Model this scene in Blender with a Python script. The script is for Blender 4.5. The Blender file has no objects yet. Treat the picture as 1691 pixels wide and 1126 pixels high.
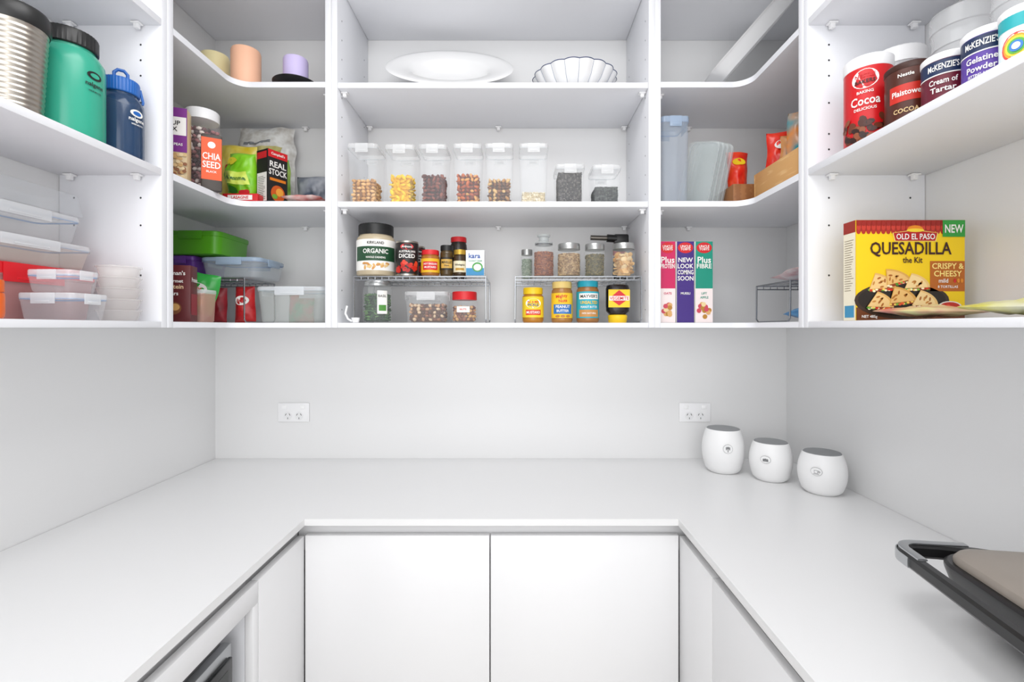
import bpy, math, random, bmesh
from mathutils import Vector, Matrix, noise
random.seed(7)
R=math.radians
HC=1.415; Z0=HC+.016; ZA=HC+.411; ZB=HC+.798; ZT=HC+1.125; BT=HC-.5126
scene=bpy.context.scene
COL=scene.collection
# ---------------- materials ----------------
def lin(h):
    h=h.lstrip('#'); o=[]
    for i in (0,2,4):
        c=int(h[i:i+2],16)/255
        o.append(c/12.92 if c<=.04045 else ((c+.055)/1.055)**2.4)
    return (*o,1)
_mc={}
def mat(c,rough=.45,metal=0,alpha=1,c2=None,scale=30,bump=0,kind='noise',coat=0,stretch=(1,1,1)):
    k=(c,rough,metal,alpha,c2,scale,bump,kind,coat,stretch)
    if k in _mc: return _mc[k]
    m=bpy.data.materials.new('mat_'+c.lstrip('#')); m.use_nodes=True
    nt=m.node_tree; p=nt.nodes['Principled BSDF']
    p.inputs['Base Color'].default_value=lin(c)
    p.inputs['Roughness'].default_value=rough
    p.inputs['Metallic'].default_value=metal
    p.inputs['Alpha'].default_value=alpha
    p.inputs['Coat Weight'].default_value=coat
    if c2 or bump:
        tc=nt.nodes.new('ShaderNodeTexCoord'); mp=nt.nodes.new('ShaderNodeMapping')
        mp.inputs['Scale'].default_value=stretch
        nt.links.new(tc.outputs['Object'],mp.inputs['Vector'])
        if kind=='voronoi':
            t=nt.nodes.new('ShaderNodeTexVoronoi'); t.inputs['Scale'].default_value=scale; fo=t.outputs['Color']
        elif kind=='wave':
            t=nt.nodes.new('ShaderNodeTexWave'); t.inputs['Scale'].default_value=scale; t.inputs['Distortion'].default_value=3; fo=t.outputs['Fac']
        else:
            t=nt.nodes.new('ShaderNodeTexNoise'); t.inputs['Scale'].default_value=scale; fo=t.outputs['Fac']
        nt.links.new(mp.outputs['Vector'],t.inputs['Vector'])
        if c2:
            r=nt.nodes.new('ShaderNodeValToRGB')
            r.color_ramp.elements[0].position=.35; r.color_ramp.elements[1].position=.65
            r.color_ramp.elements[0].color=lin(c); r.color_ramp.elements[1].color=lin(c2)
            nt.links.new(fo,r.inputs['Fac']); nt.links.new(r.outputs['Color'],p.inputs['Base Color'])
        if bump:
            b=nt.nodes.new('ShaderNodeBump'); b.inputs['Strength'].default_value=bump; b.inputs['Distance'].default_value=.002
            nt.links.new(fo,b.inputs['Height']); nt.links.new(b.outputs['Normal'],p.inputs['Normal'])
    _mc[k]=m; return m
def translucent(c,t=.6):
    m=bpy.data.materials.new('mat_translucent'); m.use_nodes=True; nt=m.node_tree
    p=nt.nodes['Principled BSDF']; p.inputs['Base Color'].default_value=lin(c); p.inputs['Roughness'].default_value=.35
    tr=nt.nodes.new('ShaderNodeBsdfTranslucent'); tr.inputs['Color'].default_value=lin(c)
    mx=nt.nodes.new('ShaderNodeMixShader'); mx.inputs[0].default_value=t
    nt.links.new(p.outputs[0],mx.inputs[1]); nt.links.new(tr.outputs[0],mx.inputs[2]); nt.links.new(mx.outputs[0],nt.nodes['Material Output'].inputs[0]); return m
def clear(c='#eef2f5',a=.13,rough=.1): return mat(c,rough,0,a)
WHITE=mat('#f4f4f5',.4); CAB=mat('#eeeff3',.42,c2='#edeef2',scale=3); DOOR=mat('#e9e9ea',.3,c2='#e8e8e9',scale=1)
BENCH=mat('#e8e8e8',.3,c2='#e7e7e7',scale=1); WALL=mat('#eaeaea',.3,c2='#e9e9e9',scale=1)
BLACK=mat('#161616',.4); CHROME=mat('#a9acb0',.22,1); STEEL=mat('#b9b4ab',.3,1); DARK=mat('#2a2a2c',.5)
RED=mat('#cf1f26',.4); YEL=mat('#f2c818',.4); PAPER=mat('#f3f1ec',.5)
CL=clear(); CLB=clear('#dfe7ee',.28); CLW=clear('#f2f3f5',.36); GLASS=clear('#e6ecec',.12,.04)
BLUEG=mat('#6f93c4',.4,0,.8)
# ---------------- mesh builder ----------------
_tc={}
def textgeo(s):
    if s in _tc: return _tc[s]
    cu=bpy.data.curves.new('t','FONT'); cu.body=s; cu.size=1; cu.resolution_u=2; cu.offset=.018
    o=bpy.data.objects.new('t',cu); COL.objects.link(o)
    bpy.context.view_layer.update()
    me=bpy.data.meshes.new_from_object(o.evaluated_get(bpy.context.evaluated_depsgraph_get()))
    vs=[(v.co.x,v.co.y) for v in me.vertices]; fs=[tuple(p.vertices) for p in me.polygons]
    bpy.data.objects.remove(o); bpy.data.curves.remove(cu); bpy.data.meshes.remove(me)
    if vs:
        x0=min(v[0] for v in vs);x1=max(v[0] for v in vs);y0=min(v[1] for v in vs);y1=max(v[1] for v in vs)
        vs=[(x-(x0+x1)/2,y-(y0+y1)/2) for x,y in vs]; wh=(x1-x0,y1-y0)
    else: wh=(1,1)
    _tc[s]=(vs,fs,wh); return _tc[s]
def rr(w,d,r,k=4):
    r=min(r,w/2-1e-5,d/2-1e-5); P=[]
    for cx,cy,a0 in ((w/2-r,d/2-r,0),(-w/2+r,d/2-r,90),(-w/2+r,-d/2+r,180),(w/2-r,-d/2+r,270)):
        for i in range(k+1):
            a=R(a0+90*i/k); P.append((cx+r*math.cos(a),cy+r*math.sin(a)))
    return P
def flat(y): return lambda u,v,o: Vector((u,y-o,v))
def fleft(x): return lambda u,v,o: Vector((x-o,-u,v))
def fright(x): return lambda u,v,o: Vector((x+o,u,v))
def cyl(r): return lambda u,v,o: Vector(((r+o)*math.sin(u/r),-(r+o)*math.cos(u/r),v))
class B:
    def __init__(s): s.v=[];s.f=[];s.m=[];s.mats=[];s.map=flat(0)
    def mi(s,m):
        if m not in s.mats: s.mats.append(m)
        return s.mats.index(m)
    def add(s,V,F,m):
        n=len(s.v); i=s.mi(m); s.v+= [tuple(x) for x in V]
        for f in F: s.f.append(tuple(a+n for a in f)); s.m.append(i)
        return s
    def box(s,x0,y0,z0,x1,y1,z1,m,bev=0,mx=None):
        bm=bmesh.new(); bmesh.ops.create_cube(bm,size=1)
        for v in bm.verts: v.co=Vector(((v.co.x+.5)*(x1-x0)+x0,(v.co.y+.5)*(y1-y0)+y0,(v.co.z+.5)*(z1-z0)+z0))
        if bev: bmesh.ops.bevel(bm,geom=bm.edges[:],offset=bev,segments=2,affect='EDGES',profile=.5)
        bm.verts.index_update()
        s.add([(mx@v.co) if mx else v.co.copy() for v in bm.verts],[[v.index for v in f.verts] for f in bm.faces],m); bm.free(); return s
    def loft(s,secs,m,cb=True,ct=True,c=(0,0),k=4):
        V=[];F=[];n=4*(k+1)
        for (z,w,d,r) in secs: V+=[(x+c[0],y+c[1],z) for x,y in rr(w,d,r,k)]
        for i in range(len(secs)-1):
            for j in range(n): F.append((i*n+j,i*n+(j+1)%n,(i+1)*n+(j+1)%n,(i+1)*n+j))
        if cb: F.append(tuple(range(n))[::-1])
        if ct: F.append(tuple(range((len(secs)-1)*n,len(secs)*n)))
        return s.add(V,F,m)
    def lathe(s,P,m,n=32,c=(0,0),sx=1,sy=1,fl=None,opn=False):
        V=[];F=[]
        for (r,z) in P:
            for j in range(n):
                a=2*math.pi*j/n; q=r*(fl(a) if fl else 1)
                V.append((q*math.cos(a)*sx+c[0],q*math.sin(a)*sy+c[1],z))
        for i in range(len(P)-1):
            for j in range(n): F.append((i*n+j,i*n+(j+1)%n,(i+1)*n+(j+1)%n,(i+1)*n+j))
        if P[0][0]>1e-4: F.append(tuple(range(n))[::-1])
        if P[-1][0]>1e-4 and not opn: F.append(tuple(range((len(P)-1)*n,len(P)*n)))
        return s.add(V,F,m)
    def prism(s,pts,z0,z1,m):
        n=len(pts); V=[(x,y,z0) for x,y in pts]+[(x,y,z1) for x,y in pts]
        F=[tuple(range(n))[::-1],tuple(range(n,2*n))]+[(i,(i+1)%n,n+(i+1)%n,n+i) for i in range(n)]
        return s.add(V,F,m)
    def tube(s,pts,r,m,n=8,closed=False):
        pts=[Vector(p) for p in pts]; N=len(pts); V=[];F=[]; prev=None
        for i,p in enumerate(pts):
            t=(pts[(i+1)%N]-pts[i-1]) if closed else pts[min(i+1,N-1)]-pts[max(i-1,0)]
            t.normalize()
            a=prev if prev else (Vector((0,0,1)) if abs(t.z)<.9 else Vector((1,0,0)))
            nr=(a-t*a.dot(t)).normalized(); prev=nr; bn=t.cross(nr)
            for j in range(n):
                q=2*math.pi*(j+.5)/n; V.append(p+(nr*math.cos(q)+bn*math.sin(q))*r)
        for i in range(N if closed else N-1):
            k=(i+1)%N
            for j in range(n): F.append((i*n+j,i*n+(j+1)%n,k*n+(j+1)%n,k*n+j))
        if not closed: F.append(tuple(range(n))[::-1]); F.append(tuple(range((N-1)*n,N*n)))
        return s.add(V,F,m)
    def patch(s,u0,v0,u1,v1,m,off=.0006,nu=None,nv=1):
        nu=nu or max(1,min(24,int(abs(u1-u0)/.005)))
        V=[s.map(u0+(u1-u0)*i/nu,v0+(v1-v0)*j/nv,off) for j in range(nv+1) for i in range(nu+1)]
        F=[(j*(nu+1)+i,j*(nu+1)+i+1,(j+1)*(nu+1)+i+1,(j+1)*(nu+1)+i) for j in range(nv) for i in range(nu)]
        return s.add(V,F,m)
    def poly(s,P,m,off=.001): return s.add([s.map(u,v,off) for u,v in P],[tuple(range(len(P)))],m)
    def ell(s,cu,cv,ru,rv,m,off=.001,n=20,rot=0):
        c=math.cos(R(rot));q=math.sin(R(rot)); P=[]
        for i in range(n):
            a=2*math.pi*i/n; x=ru*math.cos(a);y=rv*math.sin(a); P.append((cu+x*c-y*q,cv+x*q+y*c))
        return s.poly(P,m,off)
    def text(s,t,cu,cv,h,m,off=.0016,w=None,rot=0):
        vs,fs,wh=textgeo(t); k=h/.69; kx=k
        if w and wh[0]*k>w: kx=w/wh[0]
        c=math.cos(R(rot));q=math.sin(R(rot))
        V=[s.map(cu+x*kx*c-y*k*q,cv+x*kx*q+y*k*c,off) for x,y in vs]
        return s.add(V,fs,m)
    def obj(s,name,parent=None,sharp=35,kind=None,label=None):
        me=bpy.data.meshes.new(name); me.from_pydata(s.v,[],s.f)
        for m in s.mats: me.materials.append(m)
        me.polygons.foreach_set('material_index',s.m)
        me.polygons.foreach_set('use_smooth',[True]*len(s.f)); me.update()
        bm=bmesh.new(); bm.from_mesh(me); bmesh.ops.recalc_face_normals(bm,faces=bm.faces[:]); bm.to_mesh(me); bm.free()
        me.set_sharp_from_angle(angle=R(sharp))
        o=bpy.data.objects.new(name,me); COL.objects.link(o)
        if parent: o.parent=parent
        if kind: o['kind']=kind
        if label: o['label']=label
        return o
def prop(o,label,cat,group=None):
    o['label']=label; o['category']=cat
    if group: o['group']=group
    return o
def place(o,loc,rz=0,rot=None):
    o.location=loc; o.rotation_euler=rot if rot else (0,0,rz); return o
def thing(name,label,cat,loc=(0,0,0),rz=0,rot=None,group=None):
    e=bpy.data.objects.new(name,None); e.empty_display_size=.03; COL.objects.link(e)
    place(e,loc,rz,rot); return prop(e,label,cat,group)
def top(b,name,label,cat,loc=(0,0,0),rz=0,rot=None,group=None,sharp=35):
    o=b.obj(name,None,sharp); place(o,loc,rz,rot); return prop(o,label,cat,group)
def face(x,y,k=1): return -math.atan2(x,y)*k
# ---------------- setting ----------------
def struct(b,name):
    o=b.obj(name); o['kind']='structure'; return o
XL,XR,YB=-1.185,1.053,1.896; YN=-.5
struct(B().box(XL-.1,YN,0,XL,YB+.1,2.7,WALL),'wall_left')
struct(B().box(XR,YN,0,XR+.1,YB+.1,2.7,WALL),'wall_right')
struct(B().box(XL,YB,0,XR,YB+.1,2.7,WALL),'wall_back')
struct(B().box(XL-.1,YN-1.5,-.06,XR+.1,YB+.1,0,mat('#d8d4cd',.4,c2='#cec8bf',scale=6)),'floor')
struct(B().box(XL-.1,YN,2.7,XR+.1,YB+.1,2.76,WHITE),'ceiling')
# ---------------- upper cabinets ----------------
XLs,XRs=-.918,.748; YD=1.291; YF=1.571; ML,MR=-.6055,.4445; e_=.0015
def holes(b,mp,us,zs):
    b.map=mp
    for u in us:
        for z in zs: b.ell(u,z,.0026,.0026,DARK,.0006,8)
def clip(parent,x,y,z):
    b=B(); b.box(x-.006,y-.006,z-.016,x+.006,y+.006,z,WHITE,.002); b.box(x-.011,y-.009,z-.005,x+.011,y+.009,z-.0005,WHITE,.001); b.obj('shelf_support',parent)
def wallunit(side):
    s=-1 if side=='l' else 1
    xw=XL if s<0 else XR; xf=XLs if s<0 else XRs; y1=YD-.022; y0=-.15
    u=thing('shelf_cabinet','white open wall cabinet with adjustable shelves, beside the corner unit','cabinet',group='white wall shelf cabinets')
    x0,x1=min(xw,xf),max(xw,xf); x0+=e_;x1-=e_
    for n,z,t in (('bottom_panel',HC,.016),('shelf',ZA-.018,.018),('shelf',ZB-.018,.018),('top_panel',ZT,.02)):
        B().box(x0,y0+.02,z,x1,y1-.02 ,z+t,CAB,.001).obj(n,u)
    b=B().box(x0,y1-.02,HC,x1,y1,ZT+.02,CAB,.0008)
    hz=[HC+v for v in (.135,.264,.335,.46,.50,.58,.65,.69,.73)]
    xo=xf+s*.055; xi=xw-s*.04
    holes(b,flat(y1-.02),(xo,xi),hz); b.obj('side_panel',u)
    B().box(x0,y0,HC,x1,y0+.02,ZT+.02,CAB,.0008).obj('side_panel',u)
    for z in (ZA-.018,ZB-.018):
        clip(u,xo,y1-.033,z); clip(u,xi,y1-.033,z)
wallunit('l'); wallunit('r')
def corner(side):
    s=-1 if side=='l' else 1
    xw=XL if s<0 else XR; xf=XLs if s<0 else XRs; xm=ML if s<0 else MR
    u=thing('corner_shelf_cabinet','white open corner wall cabinet with curved-front L-shaped shelves','cabinet',group='white corner shelf cabinets')
    y0=YD-.022+.001; r=.055; yb=YB-e_; xw-=s*e_
    cx=xf-s*r; cy=YF-r
    arc=[(cx+s*r*math.cos(R(i*9)),cy+r*math.sin(R(i*9))) for i in range(11)]
    xe=xm+s*.02
    pts=[(xw,y0+.02),(xf,y0+.02)]+arc+[(xe,YF),(xe,yb),(xw,yb)]
    if s>0: pts=pts[::-1]
    for n,z,t in (('bottom_panel',HC,.016),('shelf',ZA-.018,.018),('shelf',ZB-.018,.018),('top_panel',ZT,.02)):
        B().prism(pts,z,z+t,CAB).obj(n,u)
    B().box(min(xw,xf),y0,HC,max(xw,xf),y0+.0195,ZT+.02,CAB,.0008).obj('side_panel',u)
    b=B().box(min(xm,xe)+.0003,YF-.001,HC,max(xm,xe)-.0003,yb,ZT+.02,CAB,.0008); b.obj('side_panel',u)
    for z in (ZA-.018,ZB-.018):
        clip(u,xe+s*.012,YF+.05,z); clip(u,xe+s*.2,yb-.012,z); clip(u,xf+s*.05,y0+.032,z)
corner('l'); corner('r')
u=thing('shelf_cabinet','wide white open wall cabinet with two adjustable shelves above the bench','cabinet',group='white wall shelf cabinets')
for n,z,t in (('bottom_panel',HC,.016),('shelf',ZA-.018,.018),('shelf',ZB-.018,.018),('top_panel',ZT,.02)):
    B().box(ML+.02,YF+(.004 if n=='shelf' else 0),z,MR-.02,YB-e_,z+t,CAB,.001).obj(n,u)
for x in (ML,MR-.0195):
    b=B().box(x+.0003,YF-.001,HC,x+.0195,YB-e_,ZT+.02,CAB,.0008)
    hz=[HC+.06+.064*i for i in range(16)]
    if x<0: holes(b,lambda a,v,o,x=x: Vector((x+.0195+o,a,v)),(YF+.04,YB-.05),hz)
    else: holes(b,lambda a,v,o,x=x: Vector((x-o+.0003,a,v)),(YF+.04,YB-.05),hz)
    b.obj('side_panel',u)
for z in (ZA-.018,ZB-.018):
    for x in (ML+.032,-.075,MR-.032):
        if x!=-.075: clip(u,x,YF+.035,z)
        clip(u,x,YB-.02,z)
# ---------------- bench and base cabinets ----------------
BX0,BX1,BY=-.571,.430,1.296
b=B().prism([(XL+e_,-.3),(BX0,-.3),(BX0,BY),(BX1,BY),(BX1,-.3),(XR-e_,-.3),(XR-e_,YB-e_),(XL+e_,YB-e_)],BT-.018,BT,BENCH)
top(b,'benchtop','smooth white U-shaped benchtop running along three walls','benchtop')
DT=HC-.562; dx0,dx1,dy=-.577,.437,1.308
RAIL=mat('#dededf',.45)
def base(name,label,body,doors):
    u=thing(name,label,'cabinet',group='white handleless base cabinets')
    B().box(*body,DOOR,.001).obj('body',u)
    for d in doors: B().box(*d,DOOR,.0015).obj('door',u)
    return u
def kick(u,*q): B().box(*q,RAIL).obj('kickboard',u)
u=base('base_cabinet','white two-door base cabinet with flat handleless doors',(BX0+.002,1.345,.1,BX1-.002,1.89,BT-.019),
 [(dx0+.002,dy,.1,-.0768,dy+.018,DT),(-.0732,dy,.1,dx1-.002,dy+.018,DT)])
kick(u,dx0,1.36,0,dx1,1.375,.099)
B().box(dx0-.026,1.332,DT-.05,dx1+.026,1.338,BT-.0185,RAIL).obj('finger_rail',u)
u=base('corner_base_cabinet','white corner base cabinet with narrow flat filler door',(XL+.003,1.08,.1,-.615,1.89,BT-.019),[(dx0-.018,1.0785,.1,dx0,dy,DT)])
kick(u,-.65,1.08,0,-.636,1.35,.099); B().box(-.611,1.08,DT-.05,-.605,1.331,BT-.0185,RAIL).obj('finger_rail',u)
u=base('corner_base_cabinet','white corner base cabinet with narrow flat filler door',(.475,1.095,.1,XR-.003,1.89,BT-.019),[(dx1,1.0895,.1,dx1+.018,dy,DT)])
kick(u,.496,1.095,0,.51,1.35,.099); B().box(.465,1.095,DT-.05,.471,1.331,BT-.0185,RAIL).obj('finger_rail',u)
for y0,y1 in ((.42,1.09),(-.29,.415)):
    u=base('base_cabinet','white base cabinet with a wide flat handleless door',(.475,y0,.1,XR-.003,y1,BT-.019),[(dx1,y0+.03 if y0>0 else y0,.1,dx1+.018,1.0865 if y0>0 else .447,DT)])
    kick(u,.496,y0,0,.51,y1,.099); B().box(.465,y0,DT-.05,.471,y1,BT-.0185,RAIL).obj('finger_rail',u)
u=base('base_cabinet','white base cabinet with a wide flat handleless door',(XL+.003,-.29,.1,-.605,.40,BT-.019),[(dx0-.018,-.29,.1,dx0,.405,DT)])
kick(u,-.65,-.29,0,-.636,.40,.099)
u=thing('microwave_cabinet','white base cabinet with a framed open niche for the microwave','cabinet')
NT=HC-.61
B().box(dx0-.018,.41,NT,dx0,1.0755,DT,DOOR,.001).obj('top_rail',u)
B().box(dx0-.018,1.055,.36,dx0,1.0755,NT,DOOR,.001).obj('stile',u)
B().box(dx0-.018,.41,.36,dx0,.432,NT,DOOR,.001).obj('stile',u)
B().box(dx0-.018,.41,.1,dx0,1.0755,.358,DOOR,.001).obj('drawer_front',u)
B().box(-.611,.41,DT-.03,-.605,1.0755,BT-.0185,RAIL).obj('finger_rail',u)
kick(u,-.65,.41,0,-.636,1.075,.099)
b=B(); b.box(XL+.01,1.056,.1,dx0-.019,1.075,DT-.01,CAB); b.box(XL+.01,.411,.1,dx0-.019,.431,DT-.01,CAB)
b.box(XL+.01,.431,NT,dx0-.019,1.056,NT+.016,CAB); b.box(XL+.01,.431,.34,dx0-.019,1.056,.36,CAB); b.box(XL+.003,.411,.1,XL+.01,1.075,BT-.02,CAB)
b.obj('body',u)
# microwave
mw=thing('microwave','stainless steel and black microwave inside the base cabinet niche','microwave',(-.60,.76,.361))
H=.395
B().box(-.42,-.25,.01,-.02,.255,H,mat('#8b8c8e',.35,.8),.004).obj('body',mw)
b=B(); b.box(-.02,-.25,.008,.0,.255,H,mat('#a9abad',.3,.9),.003); b.obj('front_frame',mw)
b=B().box(.0005,-.24,.03,.010,.125,H-.022,mat('#0d0e10',.12),.003); b.obj('door',mw)
b=B().box(.0005,.13,.03,.009,.243,H-.022,mat('#1b1c1e',.2),.002); b.map=fright(.009)
b.patch(.145,H-.075,.228,H-.04,mat('#0a1512',.1),.0004)
for i in range(6):
    for j in range(3): b.patch(.146+j*.029,H-.115-i*.03,.17+j*.029,H-.093-i*.03,mat('#6c6e72',.4),.0006)
b.obj('control_panel',mw)
for x in (-.38,-.06):
    for y in (-.2,.2): B().lathe([(.012,0),(.012,.01)],BLACK,12,(x,y)).obj('foot',mw)
# ---------------- power outlets ----------------
for X in (-.876,.692):
    o=thing('power_outlet','white double power outlet with two switches on the wall','power outlet',(X,YB,HC-.331),group='white double power outlets')
    b=B(); b.box(-.061,-.007,-.037,.061,-.0005,.037,WHITE,.002)
    for s in (-1,1):
        b.map=flat(-.007)
        for k in (-1,1):
            c=Vector((s*.022+k*.0075,-.008))
            a=R(k*28); w=.0011; h=.0042
            P=[(c.x+x*math.cos(a)-y*math.sin(a),c.y+x*math.sin(a)+y*math.cos(a)) for x,y in ((-w,-h),(w,-h),(w,h),(-w,h))]
            b.poly(P,DARK,.0006)
        b.patch(s*.022-.0011,-.026,s*.022+.0011,-.019,DARK,.0006)
        b.ell(s*.022,-.014,.0165,.0165,mat('#ececed',.4),.0003)
    b.obj('face_plate',o)
    for s in (-1,1): B().box(s*.035-.009,-.0095,.014,s*.035+.009,-.0071,.028,mat('#fafafa',.3),.001).obj('switch',o)
# ---------------- ceramic canisters ----------------
CER=mat('#efefef',.45); GR=mat('#8e9092',.5); ICON=mat('#77787a',.5)
for i,(X,Y,r,h) in enumerate(((.736,1.735,.0715,.152),(.857,1.64,.067,.127),(.951,1.512,.068,.124))):
    o=thing('canister','white barrel-shaped ceramic canister with grey lid and '+('a spoon emblem','a biscuit emblem','a teacup emblem')[i],'canister',(X,Y,BT+.0005),face(X,Y)+.05,group='white barrel canisters on the benchtop')
    P=[(0,0),(r*.66,0),(r*.72,.003)]
    for t in range(1,16):
        a=t/16; P.append((r*(.70+.30*math.sin(math.pi*(.07+.83*a))**.85),.003+(h-.006)*a))
    P+=[(r*.80,h-.001),(r*.79,h),(r*.77,h-.003)]
    B().lathe(P,CER,48).obj('body',o)
    B().lathe([(0,h-.004),(r*.76,h-.004),(r*.77,h-.001),(r*.75,h+.001),(0,h+.002)],GR,40).obj('lid',o)
    b=B(); b.map=cyl(r*.985+.0008)
    u0=(.2,-.3,-.3)[i]*.06; v0=h*.62
    b.ell(u0,v0,.0155,.0125 if i else .0155,ICON,.0016,24); b.ell(u0,v0,.0147,.0117 if i else .0147,CER,.002,24)
    if i==0:
        b.ell(u0,v0+.004,.003,.0045,ICON,.0025); b.patch(u0-.0012,v0-.011,u0+.0012,v0+.003,ICON,.0025,1); b.ell(u0+.005,v0+.002,.0018,.006,ICON,.0025); b.ell(u0-.005,v0+.002,.0018,.006,ICON,.0025)
    elif i==1:
        for k in (-1,0,1): b.ell(u0+k*.005,v0-abs(k)*.001,.0032,.004,ICON,.0025)
        b.patch(u0-.009,v0-.006,u0+.009,v0-.0045,ICON,.0025,2)
    else:
        b.poly([(u0-.006,v0+.004),(u0-.005,v0-.005),(u0+.004,v0-.005),(u0+.005,v0+.004)],ICON,.0025); b.poly([(u0-.005,v0+.003),(u0-.004,v0-.004),(u0+.003,v0-.004),(u0+.004,v0+.003)],CER,.0029)
        b.ell(u0+.007,v0,.003,.003,ICON,.0024); b.ell(u0+.0068,v0,.0017,.0017,CER,.0028); b.patch(u0-.008,v0-.008,u0+.007,v0-.0068,ICON,.0025,2)
    b.obj('emblem',o)
# ---------------- sandwich press ----------------
g=thing('sandwich_press','black electric sandwich press with taupe lid and chrome-cornered handle','sandwich press',(.881,.669,BT+.0005),R(-9))
BL=mat('#1a1a1b',.3)
B().loft([(.012,.20,.24,.03),(.02,.235,.28,.035),(.045,.262,.30,.035),(.058,.262,.305,.035)],BL).obj('base',g)
B().loft([(.059,.25,.29,.03),(.070,.25,.29,.03)],mat('#77797b',.35,.8)).obj('lower_plate',g)
LC=(-.028,.004)
B().loft([(.071,.26,.30,.045),(.080,.285,.322,.055),(.104,.300,.336,.06),(.1105,.300,.336,.06),(.1145,.292,.328,.058)],BL,c=LC,k=8).obj('lid',g)
b=B().loft([(.115,.280,.316,.055),(.120,.280,.316,.055),(.127,.272,.306,.053),(.131,.252,.286,.048),(.133,.20,.23,.04),(.1335,.12,.15,.03)],mat('#938a81',.42,c2='#8f867d',scale=8),c=LC,k=8)
b.obj('lid_cover',g)
B().loft([(.1337,.014,.075,.006),(.1357,.010,.070,.004)],DARK,c=(-.065,.02)).obj('lid_catch',g)
for x in (-.08,.08):
    for y in (-.09,.09): B().lathe([(.012,0),(.014,.013)],BLACK,12,(x,y)).obj('foot',g)
def rbar(b,pts,w,h,m):
    V=[];F=[];N=len(pts)
    for i,p in enumerate(pts):
        p=Vector(p); t=(Vector(pts[min(i+1,N-1)])-Vector(pts[max(i-1,0)])).normalized(); n=Vector((-t.y,t.x,0)).normalized()
        for a,c in ((-1,-.6),(-.6,-1),(.6,-1),(1,-.6),(1,.6),(.6,1),(-.6,1),(-1,.6)): V.append(p+n*a*w/2+Vector((0,0,c*h/2)))
    for i in range(N-1):
        for j in range(8): F.append((i*8+j,i*8+(j+1)%8,i*8+8+(j+1)%8,i*8+8+j))
    F+= [tuple(range(8))[::-1],tuple(range(8*N-8,8*N))]; b.add(V,F,m)
def arcpts(cx,cy,r,a0,a1,z,n=8): return [(cx+r*math.cos(R(a0+(a1-a0)*i/n)),cy+r*math.sin(R(a0+(a1-a0)*i/n)),z) for i in range(n+1)]
SIL=mat('#b9bbbd',.25,.9)
def hpath(s,z,y_end): return [(.09,s*.195,z-.02),(-.08,s*.197,z-.004),(-.15,s*.195,z)]+[(x,s*y,zz) for x,y,zz in arcpts(-.185,.165,.03,90,180,z)]+[(-.215,s*y_end,z)]
b=B(); rbar(b,hpath(1,.103,0),.018,.024,BL); rbar(b,hpath(-1,.103,0),.018,.024,BL); b.obj('handle',g)
for s in (1,-1):
    b=B(); q=[(-.10,s*.1965,.1175)]+hpath(s,.1175,.12)[2:]; rbar(b,q,.015,.004,SIL)
    q=[(-.10,s*.1965,.103)]+hpath(s,.103,.14)[2:]
    out=[]
    for i,(x,y,z) in enumerate(q):
        cx_,cy_=-.185,.165*s
        if x>-.185: out.append((x,y+s*.0105,z))
        else:
            dx_,dy_=x-cx_,y-cy_; L=math.hypot(dx_,dy_) or 1
            out.append((x+dx_/L*.0105,y+dy_/L*.0105,z) if i<len(q)-1 else (x-.0105,y,z))
    rbar(b,out,.003,.018,SIL); b.obj('handle_trim',g,label='chrome strip around the handle corner')
for s in (1,-1):
    b=B(); b.box(.06,s*.195-.012,.045,.105,s*.195+.012,.095,BL,.004); b.box(.06,min(s*.14,s*.185),.035,.10,max(s*.14,s*.185),.058,BL,.004); b.obj('hinge',g)
# ---------------- generic product builders ----------------
def tub(name,label,w,d,h,loc,rz=0,body=CL,lid=CLW,gas=BLUEG,cat='container',group=None,clips='fblr',taper=.9,lidh=.012,rot=None):
    o=thing(name,label,cat,loc,rz,rot,group); r=min(w,d)*.14
    hb=h-lidh
    B().loft([(.0005,w*taper*.95,d*taper*.95,r),(.004,w*taper,d*taper,r),(hb-.006,w*.975,d*.975,r),(hb-.005,w*.995,d*.995,r),(hb,w*.995,d*.995,r)],body,ct=False).obj('body',o)
    b=B(); b.loft([(hb-.001,w,d,r),(hb+lidh*.7,w,d,r),(h-.001,w*.98,d*.98,r),(h-.001,w*.88,d*.88,r),(h-.005,w*.86,d*.86,r)],lid,cb=False)
    if gas: b.loft([(hb-.0025,w*.985,d*.985,r),(hb+.001,w*.99,d*.99,r)],gas,False,False)
    b.obj('lid',o)
    for c in clips:
        L=(w if c in 'fb' else d)*.42; hh=min(.03,h*.35)
        b=B()
        if c in 'fb':
            s=-1 if c=='f' else 1; y=s*(d/2+.0015); b.box(-L/2,y-.0012,hb-hh*.6,L/2,y+.0012,h-.001,lid,.001); b.box(-L*.3,y-.0022,hb-hh*.45,L*.3,y+.0022,hb-hh*.25,lid,.001)
        else:
            s=-1 if c=='l' else 1; x=s*(w/2+.0015); b.box(x-.0012,-L/2,hb-hh*.6,x+.0012,L/2,h-.001,lid,.001); b.box(x-.0022,-L*.3,hb-hh*.45,x+.0022,L*.3,hb-hh*.25,lid,.001)
        b.obj('clip',o)
    return o
bm=bmesh.new(); bmesh.ops.create_icosphere(bm,subdivisions=1,radius=1); bm.verts.index_update()
ICV=[v.co.copy() for v in bm.verts]; ICF=[[v.index for v in f.verts] for f in bm.faces]; bm.free()
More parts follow.
